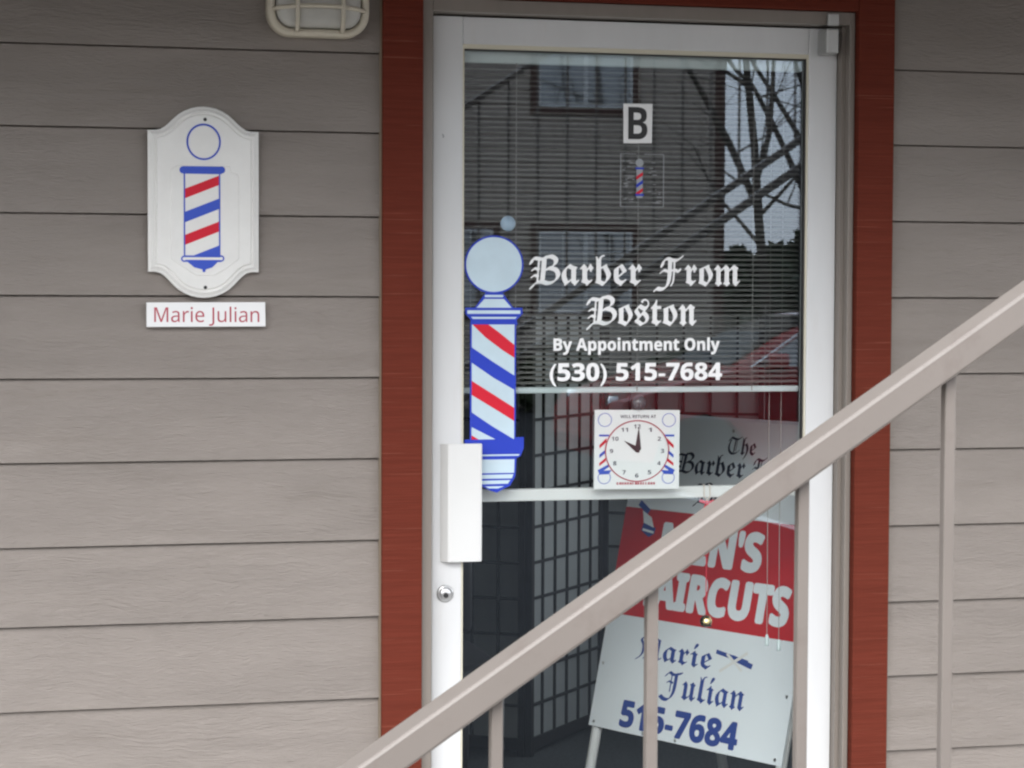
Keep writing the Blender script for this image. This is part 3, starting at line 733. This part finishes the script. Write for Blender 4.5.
rp_ = [(x, y) for x, y in [(183, 166), (230, 166), (231.5, 172), (238, 174), (239, 177), (239, 259), (233, 263.5), (226, 269), (214, 276), (196, 276), (184, 268), (170.5, 259), (170.5, 170), (176, 166)]]
slabm = BM()
v0 = [slabm.verts.new(pf.at(x, y, .0003)) for x, y in rp_]; v1 = [slabm.verts.new(pf.at(204+(x-204)*.985, 220+(y-220)*.99, .0024)) for x, y in rp_]
for k in range(len(rp_)): slabm.faces.new((v0[k], v0[(k+1) % len(rp_)], v1[(k+1) % len(rp_)], v1[k]))
slabm.faces.new(v1); obj('raised_panel', slabm, M['plaque'], pq)
flat('globe_print', pf, ringp(203.7, 142, 15.4, 17.2, 56, 1.06), M['plaque_blue'], pq, .0009)
E_ = .0030
flat('pole_print', pf, [circ(183, 170.3, 3.6, 20), circ(221.5, 169.8, 3.6, 20), rect(183, 166.5, 221.5, 174),
     rect(183.6, 174, 185.0, 258), rect(218.8, 174, 220.2, 256),
     circ(184, 259, 3.2, 16), circ(221, 258.4, 3.2, 16), rect(184, 255.6, 221, 262), [(186, 261), (219, 260.5), (212, 267.5), (205.5, 269.5), (205, 272.2), (202.5, 272.2), (202, 269.5), (194, 267.5)]], M['plaque_blue'], pq, E_)
flat('pole_print', pf, [circ(184, 259, 1.7, 12), circ(221, 258.5, 1.7, 12), rect(184, 257.4, 221, 260)], M['plaque'], pq, E_+.0005)
pc = lambda y0, y1: clip([(185.0, y0), (218.8, y0-13.5), (218.8, y1-13.5), (185.0, y1)], 185.0, 174, 218.8, 255.6)
flat_each('stripe', pf, [pc(189, 198.5), pc(235, 245)], M['red'], pq, E_)
flat_each('stripe', pf, [pc(212, 222.5), pc(259, 270)], M['plaque_blue'], pq, E_)
for (x, y) in ((205.2, 119.6), (205.2, 287.6)):
    b = BM(); c = pf.at(x, y, 0); lathe(b, [(.0036, -.0005), (.0036, -.0012), (.002, -.0016)], c, 'y', 14); obj('screw', b, M['dark'], pq)

nf = wallframe(206, 314.5, -.012)
npl = thing('name_plate', W(206, 327, -.008), 'small white name plate with thin red lettering mounted below the plaque', 'sign')
bm = BM(); vs = [[bm.verts.new(nf.at(x, y, o)) for x, y in ((147, 302.6), (265.5, 302), (266, 326.4), (147, 327))] for o in (-.0115, 0)]
for k in range(4): bm.faces.new((vs[0][k], vs[0][(k+1) % 4], vs[1][(k+1) % 4], vs[1][k]))
bm.faces.new(vs[0]); bm.faces.new(vs[1][::-1]); obj('plate', bm, M['label'], npl)
letters('lettering', 'Marie Julian', th, nf, 154.5, 259.5, 322, 14.5, M['pinkred'], npl, .0005)

lc = W(316.5, -12, 0); lcx, lcz = lc.x, 2.088
lamp = thing('wall_light', (lcx, 0, lcz), 'beige oval bulkhead light with caged lens high on the siding', 'light')
def rr(hw, hh, r_, y, n=10):
    p = []
    for (sx, sz, a0) in ((1, 1, 0), (-1, 1, 90), (-1, -1, 180), (1, -1, 270)):
        for k in range(n+1):
            a = R(a0+90*k/n); p.append((lcx+sx*(hw-r_)+r_*math.cos(a), y, lcz+sz*(hh-r_)+r_*math.sin(a)))
    return p
def loft(bm, rings, cap0=True, cap1=True):
    vs = [[bm.verts.new(p) for p in r_] for r_ in rings]; n = len(vs[0])
    for a, c in zip(vs, vs[1:]):
        for k in range(n): bm.faces.new((a[k], a[(k+1) % n], c[(k+1) % n], c[k]))
    if cap0: bm.faces.new(vs[0])
    if cap1: bm.faces.new(vs[-1][::-1])
HW, HH = .1045, .060
b = BM(); loft(b, [rr(HW, HH, .05, 0.012), rr(HW, HH, .05, -.028), rr(HW-.002, HH-.002, .048, -.033), rr(HW-.008, HH-.008, .043, -.036), rr(HW-.014, HH-.014, .037, -.035), rr(HW-.016, HH-.016, .035, -.028), rr(HW-.016, HH-.016, .035, -.010)]); obj('housing', b, M['fixture'], lamp, True)
b = BM(); loft(b, [rr(HW-.017, HH-.017, .034, -.0095), rr(HW-.018, HH-.018, .033, -.034), rr(HW-.026, HH-.024, .028, -.046), rr(HW-.042, HH-.036, .016, -.050)]); obj('lens', b, M['lens'], lamp, True)
for sx in (-1, 1):
    x = lcx+sx*.0465
    b = BM(); tube(b, [(x, -.033, lcz-HH+.010), (x, -.050, lcz-HH+.014), (x, -.058, lcz-.02), (x, -.058, lcz+.02), (x, -.050, lcz+HH-.014), (x, -.033, lcz+HH-.010)], .0046, 8); obj('cage_bar', b, M['fixture'], lamp, True)
b = BM(); tube(b, [(lcx+s*(HW-.010)/6, -.058+.024*abs(s/6)**4, lcz-.006*(s/6)**2) for s in range(-6, 7)], .0046, 8); obj('cage_bar', b, M['fixture'], lamp, True)

# ---------------------------------------------------------------- stair and its railing in front of the door
RYF = -3.084                     # front face of the railing
pa, pb2 = W(359, 767, RYF), W(1024, 293.5, RYF)
pc_, pd = W(412, 767, RYF), W(1024, 327, RYF)
slope = (pb2.z-pa.z)/(pb2.x-pa.x)
ztop = lambda x: pa.z+slope*(x-pa.x)
slope2 = (pd.z-pc_.z)/(pd.x-pc_.x)
vth = ztop(pd.x)-pd.z; vth = .5*(vth+ztop(pc_.x)-pc_.z)
RW = .031; ca = 1/math.sqrt(1+slope*slope); hperp = vth*ca
upv = Vector((-slope*ca, 0, ca))
rail = thing('stair_railing', (0, RYF+RW/2, -.11), 'taupe metal stair railing rising to the right in front of the door', 'railing')
xs0, xs1 = -.12, 3.6
def slopebar(name, drop, w, hh, xa, xb, ymid, parent, m, bev=.0025, label=None):
    a = Vector((xa, ymid, ztop(xa)-drop)) - upv*hh/2; c = Vector((xb, ymid, ztop(xb)-drop)) - upv*hh/2
    bm = BM(); bar(bm, a, c, w, hh, upv, bev); return obj(name, bm, m, parent, label=label)
slopebar('handrail', 0, RW, hperp, xs0, xs1, RYF+RW/2, rail, M['rail'], .0022)
DROP = .93
slopebar('bottom_rail', DROP, .026, .026, xs0, xs1, RYF+RW/2, rail, M['rail'])
bxs = [W(px, 600, RYF+.012).x for px in (497.5, 651.5, 802, 948)]
sp = (bxs[-1]-bxs[0])/3
def baluster(x):
    bm = BM(); box(bm, x-.0042, x+.0042, RYF+RW/2-.0042, RYF+RW/2+.0042, ztop(x)-DROP-.002, ztop(x)-vth+.004, .0012, 2)
    return bm
first = None
k = -2
while True:
    x = bxs[0]+sp*k
    if x > xs1-.05: break
    if x > xs0+.08: obj('baluster', baluster(x), M['rail'], rail)
    k += 1
for x in (xs0-.015, xs1+.015):
    b = BM(); box(b, x-.016, x+.016, RYF+RW/2-.016, RYF+RW/2+.016, -.118 if x < 1 else 1.2, ztop(x)+.01, .002); obj('post', b, M['rail'], rail)
slopebar('stringer', DROP+.10, .02, .030, xs0, xs1, RYF+RW/2, rail, M['rail'])

# ---------------------------------------------------------------- across the lot: building, trees, car
BY = -24.4
ob = thing('apartment_building', (RV(590, 300, BY).x, BY, -.12), 'two storey brown sided building with white windows across the lot', 'building')
bxr = RV(724, 200, BY).x
b = BM(); box(b, bxr-16, bxr-.14, BY-9, BY, -.12, 6.6)
for k in range(34): box(b, bxr-16, bxr-.141, BY+.0005, BY+.014, -.1+.195*k, .07+.195*k)
obj('wall', b, M['farsiding'], ob)
b = BM(); box(b, bxr-.14, bxr, BY-9, BY+.03, -.12, 6.6); obj('corner_board', b, M['fartrim'], ob)
b = BM(); pr = [(BY-10, 6.4), (BY+.8, 6.4), (BY+.8, 6.55), (BY-4.5, 8.6), (BY-10, 6.55)]
va = [[b.verts.new((x, y, z)) for y, z in pr] for x in (bxr-17, bxr+.5)]
for j in range(5): b.faces.new((va[0][j], va[0][(j+1) % 5], va[1][(j+1) % 5], va[1][j]))
b.faces.new(va[0]); b.faces.new(va[1][::-1]); obj('roof', b, M['roofing'], ob)
def far_window(pl, pr_, pt, pbm, grid=True):
    A, C = RV(pl, pt, BY), RV(pr_, pbm, BY); x0, x1, z0, z1 = A.x, C.x, C.z, A.z
    bm = BM(); t = .10; y0, y1 = BY+.016, BY+.045
    box(bm, x0-t, x0, y0, y1, z0-t, z1+t); box(bm, x1, x1+t, y0, y1, z0-t, z1+t); box(bm, x0, x1, y0, y1-.001, z1, z1+t); box(bm, x0, x1, y0, y1-.001, z0-t, z0)
    tr_ = obj('window_trim', bm, M['fartrim'], ob)
    bm = BM(); w = .035; y1 = BY+.04
    box(bm, x0, x0+w, y0, y1, z0, z1); box(bm, x1-w, x1, y0, y1, z0, z1); box(bm, x0+w, x1-w, y0, y1-.001, z1-w, z1); box(bm, x0+w, x1-w, y0, y1-.001, z0, z0+w)
    xm = (x0+x1)/2; box(bm, xm-.03, xm+.03, y0, y1+.004, z0+w, z1-w)
    if grid:
        for f_ in (.26, .76): box(bm, x0+(x1-x0)*f_-.008, x0+(x1-x0)*f_+.008, y0, y1-.006, z0+w, z1-w)
        for f_ in (.25, .5, .75): box(bm, x0+w, x1-w, y0, y1-.007, z0+(z1-z0)*f_-.008, z0+(z1-z0)*f_+.008)
    obj('window_frame', bm, M['farwhite'], tr_)
    bm = BM(); box(bm, x0+.002, x1-.002, BY+.0155, BY+.028, z0+.002, z1-.002); obj('pane', bm, M['farglass'], tr_)
far_window(538, 632, 32, 109, False)
far_window(538, 631, 231, 313)
far_window(400, 492, 228, 312)
far_window(180, 272, 228, 312)

def grow(bm, p, d, rad, ln, depth, rng, mn=.006):
    pts = [p]; rads = [rad]; n = 4
    for k in range(n):
        d = (d+Vector((rng.gauss(0, .16), rng.gauss(0, .16), rng.gauss(.03, .12)))).normalized(); p = p+d*ln/n
        pts.append(p); rads.append(max(mn*.6, rad*(1-.55*(k+1)/n)))
    tube(bm, pts, rads, 5 if rad < .04 else 7, False)
    if depth > 0:
        for c in range(rng.choice((1, 1, 2))):
            i = rng.randint(1, n); ax = Vector((rng.gauss(0, 1), rng.gauss(0, 1), rng.gauss(.2, .6))).normalized()
            grow(bm, pts[i], (d*.75+ax*.7).normalized(), max(mn, rads[i]*.62), ln*rng.uniform(.55, .8), depth-1, rng, mn)
def bare_tree(label, Y, trunk, limbs, seed, tr=.16):
    rng = random.Random(seed)
    P0 = [RV(x, y, Y) for x, y in trunk]; g = P0[0].copy(); g.z = -.12
    t = thing('bare_tree', g, label, 'tree', 'bare trees across the lot')
    bm = BM(); tube(bm, [g]+P0, [tr*1.25]+[tr*(1-.62*k/len(P0)) for k in range(len(P0))], 9); obj('trunk', bm, M['bark'], t, True)
    bm = BM()
    for (pts, r_, dy) in limbs:
        Q = [RV(x, y, Y)+Vector((0, dy*i/len(pts), 0)) for i, (x, y) in enumerate(pts)]
        tube(bm, Q, [r_*(1-.6*k/len(Q)) for k in range(len(Q))], 7, False)
        for i in range(1, len(Q)):
            for c in range(2):
                s = rng.random(); p = Q[i-1].lerp(Q[i], s); d = (Q[i]-Q[i-1]).normalized()
                if rng.random() < .3: grow(bm, p, (d*.6+Vector((rng.gauss(0, .9), rng.gauss(0, .7), rng.gauss(.3, .5)))).normalized(), r_*.26, rng.uniform(.9, 1.8), 2, rng, .004)
    for i in range(2, len(P0)):
        for c in range(1):
            grow(bm, P0[i-1].lerp(P0[i], rng.random()), Vector((rng.gauss(0, .9), rng.gauss(0, .7), .5)).normalized(), .025, rng.uniform(1, 2), 2, rng, .004)
    obj('branches', bm, M['bark'], t, True)
bare_tree('bare tree leaning left in front of the brown building', -17.5, [(772, 400), (766, 300), (759, 220), (755, 150), (748, 80), (743, 20), (738, -60)],
          [([(760, 212), (741, 178), (721, 142), (697, 105), (674, 72), (650, 30), (640, -20)], .045, .8), ([(757, 180), (775, 130), (783, 80), (790, 20)], .035, -.6)], 3, .06)
bare_tree('bare tree with two long limbs right of the brown building', -20, [(826, 420), (822, 300), (816, 220), (812, 150), (806, 60), (800, -30)],
          [([(817, 235), (803, 195), (787, 164), (765, 122), (745, 89), (725, 72), (700, 40)], .042, .5), ([(815, 170), (799, 131), (780, 95), (761, 62), (750, 20), (744, -30)], .036, -.5), ([(815, 130), (800, 90), (785, 55), (775, 10)], .035, .5)], 11, .075)
def leafy(name, label, cat, group, c, rx, rz, h0, n, m, seed, ls=.28, trunk=.15):
    rng = random.Random(seed); t = thing(name, (c.x, c.y, -.12), label, cat, group)
    bm = BM(); tube(bm, [(c.x, c.y, -.13), (c.x, c.y, h0+rz)], [trunk, trunk*.3], 8); obj('trunk', bm, M['bark'], t, True)
    bm = BM(); cl = [(rng.gauss(0, .45), rng.gauss(0, .45), rng.uniform(0, 1)) for _ in range(26)]
    for k in range(n):
        a = rng.choice(cl); hz = min(1, max(0, a[2]+rng.gauss(0, .07))); wd = rx*(1.15-hz) if name == 'evergreen_tree' else rx*math.sqrt(max(.05, 1-(2*hz-1)**2))
        p = Vector((c.x+(a[0]+rng.gauss(0, .22))*wd, c.y+(a[1]+rng.gauss(0, .22))*wd, h0+hz*2*rz))
        d1 = Vector((rng.gauss(0, 1), rng.gauss(0, 1), rng.gauss(0, 1))).normalized(); d2 = d1.orthogonal().normalized()
        s = ls*rng.uniform(.5, 1.2)
        bm.faces.new([bm.verts.new(p+q_) for q_ in (d1*s, d2*s*.5, -d1*s, -d2*s*.5)])
    me = bpy.data.meshes.new('foliage'); bmesh.ops.translate(bm, verts=bm.verts, vec=-base(t)); bm.to_mesh(me); bm.free(); me.materials.append(m)
    o = bpy.data.objects.new('foliage', me); COL.objects.link(o); o.parent = t
for i, (px, Y, rx, h, lab) in enumerate(((738, -40, 1.2, 2.0, 'dark evergreen nearest the corner of the brown building'), (775, -46, 1.9, 2.3, 'broad dark evergreen behind the bare trees'), (818, -43, 1.6, 2.9, 'tall dark evergreen at the right edge of the lot'))):
    c = RV(px, 300, Y); leafy('evergreen_tree', lab, 'tree', 'evergreens beyond the lot', c, rx, h/2, .2, 2600, M['leaf'], 40+i)
for i, (px, lab) in enumerate(((560, 'low shrub under the lower window of the brown building'), (690, 'low shrub near corner of the brown building'))):
    c = RV(px, 330, BY+.9); leafy('shrub', lab, 'shrub', 'shrubs along the brown building', c, .55, .4, -.1, 900, M['shrub'], 60+i, .12, .03)

# red car parked facing left
CYc = -12.0
nose = RV(606, 380, CYc).x
car = thing('red_car', (nose+2.1, CYc-.85, -.118), 'red hatchback car parked across the lot, mirrored low in the door glass', 'car')
Lc, Wc = 4.25, 1.72
lower = [(0.0, .42), (.02, .62), (.10, .74), (.55, .88), (1.02, .985), (1.15, 1.0), (3.45, 1.03), (4.05, .98), (4.2, .85), (4.25, .5), (4.2, .27), (3.85, .24), (3.78, .42), (3.62, .58), (3.4, .64), (3.18, .58), (3.02, .42), (2.96, .22), (1.22, .22), (1.16, .42), (1.0, .58), (.78, .64), (.56, .58), (.4, .42), (.34, .24), (.05, .27)]
def cpt(x, z, s): return Vector((nose+x, CYc-Wc/2+s, -.118+z))
def prism(prof, ins, hw):
    bm = BM(); rings = []
    for s, k in ((-hw, ins), (-hw+.06, 0), (hw-.06, 0), (hw, ins)):
        cx_, cz_ = sum(p[0] for p in prof)/len(prof), sum(p[1] for p in prof)/len(prof)
        rings.append([bm.verts.new(cpt(cx_+(x-cx_)*(1-k), cz_+(z-cz_)*(1-k), s)) for x, z in prof])
    n = len(prof)
    for a, c in zip(rings, rings[1:]):
        for k in range(n): bm.faces.new((a[k], a[(k+1) % n], c[(k+1) % n], c[k]))
    bm.faces.new(rings[0]); bm.faces.new(rings[-1][::-1]); return bm
body = obj('body', prism(lower, .03, Wc/2), M['carred'], car)
cabin = [(1.02, .975), (1.55, 1.27), (1.95, 1.415), (2.5, 1.455), (3.2, 1.42), (3.75, 1.22), (4.0, .97)]
bm = BM(); rings = []
for f_, tuck in ((0, 0), (1, .17)):
    pass
for s, z_off in ((-1, 0), (1, 0)):
    rings.append([bm.verts.new(cpt(x, z, s*(Wc/2-.03-.20*(z-.97)/.48))) for x, z in cabin])
n = len(cabin)
for k in range(n): bm.faces.new((rings[0][k], rings[0][(k+1) % n], rings[1][(k+1) % n], rings[1][k]))
bm.faces.new(rings[0]); bm.faces.new(rings[1][::-1]); obj('cabin', bm, M['carred'], car)
def cwin(name, prof, m, off=.004):
    for s in (-1, 1):
        bm = BM(); vs = [bm.verts.new(cpt(x, z, s*(Wc/2-.03-.20*(z-.97)/.48+off))) for x, z in prof]; v2 = [bm.verts.new(cpt(x, z, s*(Wc/2-.03-.20*(z-.97)/.48-.01))) for x, z in prof]
        for k in range(len(prof)): bm.faces.new((vs[k], vs[(k+1) % len(prof)], v2[(k+1) % len(prof)], v2[k]))
        bm.faces.new(vs); bm.faces.new(v2[::-1]); obj(name, bm, m, car)
cwin('side_window', [(1.28, 1.01), (1.68, 1.255), (2.02, 1.365), (2.45, 1.40), (2.45, 1.01)], M['carglass'])
cwin('side_window', [(2.52, 1.01), (2.52, 1.40), (3.12, 1.36), (3.5, 1.2), (3.6, 1.03)], M['carglass'])
for s in (-1, 1):
    bm = BM(); tube(bm, [cpt(x, z+.012, s*(Wc/2-.03-.20*(z-.97)/.48+.006)) for x, z in ((1.22, .99), (1.66, 1.255), (2.02, 1.37), (2.5, 1.41), (3.12, 1.37), (3.52, 1.2))], .015, 6); obj('window_molding', bm, M['chrome'], car)
bm = BM(); q = [cpt(x, z, s*(Wc/2-.12-.2*(z-.97)/.48)) for x, z, s in ((1.08, 1.012, -1), (1.53, 1.265, -1), (1.9, 1.405, -1), (1.9, 1.405, 1), (1.53, 1.265, 1), (1.08, 1.012, 1))]
q = [p+Vector((-.008, 0, .012)) for p in q]; vs = [bm.verts.new(p) for p in q]; bm.faces.new((vs[0], vs[1], vs[4], vs[5])); bm.faces.new((vs[1], vs[2], vs[3], vs[4])); obj('windshield', bm, M['carglass'], car)
for x in (.78, 3.4):
    for s in (-1, 1):
        c = cpt(x, .31, s*(Wc/2-.11)); bm = BM(); lathe(bm, [(.19, -.1), (.29, -.1), (.31, -.07), (.31, .07), (.29, .1), (.19, .1)], c, 'y', 28); wh = obj('wheel', bm, M['rubber'], car, True)
        bm = BM(); lathe(bm, [(.05, -.06), (.2, -.09), (.2, .09), (.05, .06)], c, 'y', 28); obj('rim', bm, M['hinge'], wh)
for s in (-1, 1):
    bm = BM(); lathe(bm, [(.001, -.03), (.09, -.01), (.1, .06)], cpt(.10, .68, s*.62), 'x', 20); obj('headlight', bm, M['chrome'], car, True)
    bm = BM(); c = cpt(4.17, .82, s*.68); box(bm, c.x-.06, c.x+.07, c.y-.1, c.y+.1, c.z-.09, c.z+.09, .02); obj('tail_light', bm, M['taillens'], car)
    bm = BM(); c = cpt(1.42, 1.05, s*(Wc/2+.08)); box(bm, c.x-.08, c.x+.06, c.y-.09, c.y+.09, c.z-.06, c.z+.07, .03, 3); obj('wing_mirror', bm, M['carred'], car, True)

# ================================================================= light
w = bpy.data.worlds.new('World'); sc.world = w; w.use_nodes = True
nt = w.node_tree; bg = nt.nodes['Background']
sky = nt.nodes.new('ShaderNodeTexSky'); sky.sky_type = 'NISHITA'; sky.sun_disc = False
CLOUD = 8.5
SE, SA = R(38), R(200)
sky.sun_elevation = SE; sky.sun_rotation = SA; sky.air_density = 1.0; sky.dust_density = 1.5; sky.ozone_density = 1.0
# a closed cloud layer over the clear sky, a little uneven
tc = nt.nodes.new('ShaderNodeTexCoord'); cn = nt.nodes.new('ShaderNodeTexNoise'); cn.inputs['Scale'].default_value = 2.2; cn.inputs['Detail'].default_value = 6
nt.links.new(tc.outputs['Generated'], cn.inputs['Vector'])
cr = nt.nodes.new('ShaderNodeValToRGB'); cr.color_ramp.elements[0].position = .3; cr.color_ramp.elements[1].position = .7
cr.color_ramp.elements[0].color = (.78, .83, .90, 1); cr.color_ramp.elements[1].color = (.96, .98, 1.0, 1)
nt.links.new(cn.outputs['Fac'], cr.inputs[0])
cs = nt.nodes.new('ShaderNodeVectorMath'); cs.operation = 'SCALE'; cs.inputs['Scale'].default_value = CLOUD
nt.links.new(cr.outputs[0], cs.inputs[0])
cm = nt.nodes.new('ShaderNodeMix'); cm.data_type = 'RGBA'; cm.inputs[0].default_value = .85
nt.links.new(sky.outputs[0], cm.inputs[6]); nt.links.new(cs.outputs[0], cm.inputs[7])
nt.links.new(cm.outputs[2], bg.inputs[0]); bg.inputs[1].default_value = .10
sd = bpy.data.lights.new('sun', 'SUN'); sd.energy = .5; sd.angle = R(40); sd.color = (1, .97, .93)
so_ = bpy.data.objects.new('sun', sd); COL.objects.link(so_)
dirv = Vector((math.sin(SA)*math.cos(SE), math.cos(SA)*math.cos(SE), math.sin(SE)))
so_.rotation_euler = dirv.to_track_quat('Z', 'Y').to_euler(); so_.location = (0, -12, 9)

sc.view_settings.view_transform = 'Standard'; sc.view_settings.look = 'None'; sc.view_settings.gamma = 1
sc.view_settings.use_curve_mapping = False; sc.view_settings.exposure = 2.08
cy_ = sc.cycles
cy_.max_bounces = 10; cy_.diffuse_bounces = 5; cy_.glossy_bounces = 5; cy_.transparent_max_bounces = 24
cy_.caustics_reflective = False; cy_.caustics_refractive = False; cy_.use_denoising = True
cy_.pixel_filter_type = 'BLACKMAN_HARRIS'; cy_.filter_width = 2.3; cy_.sample_clamp_indirect = 8
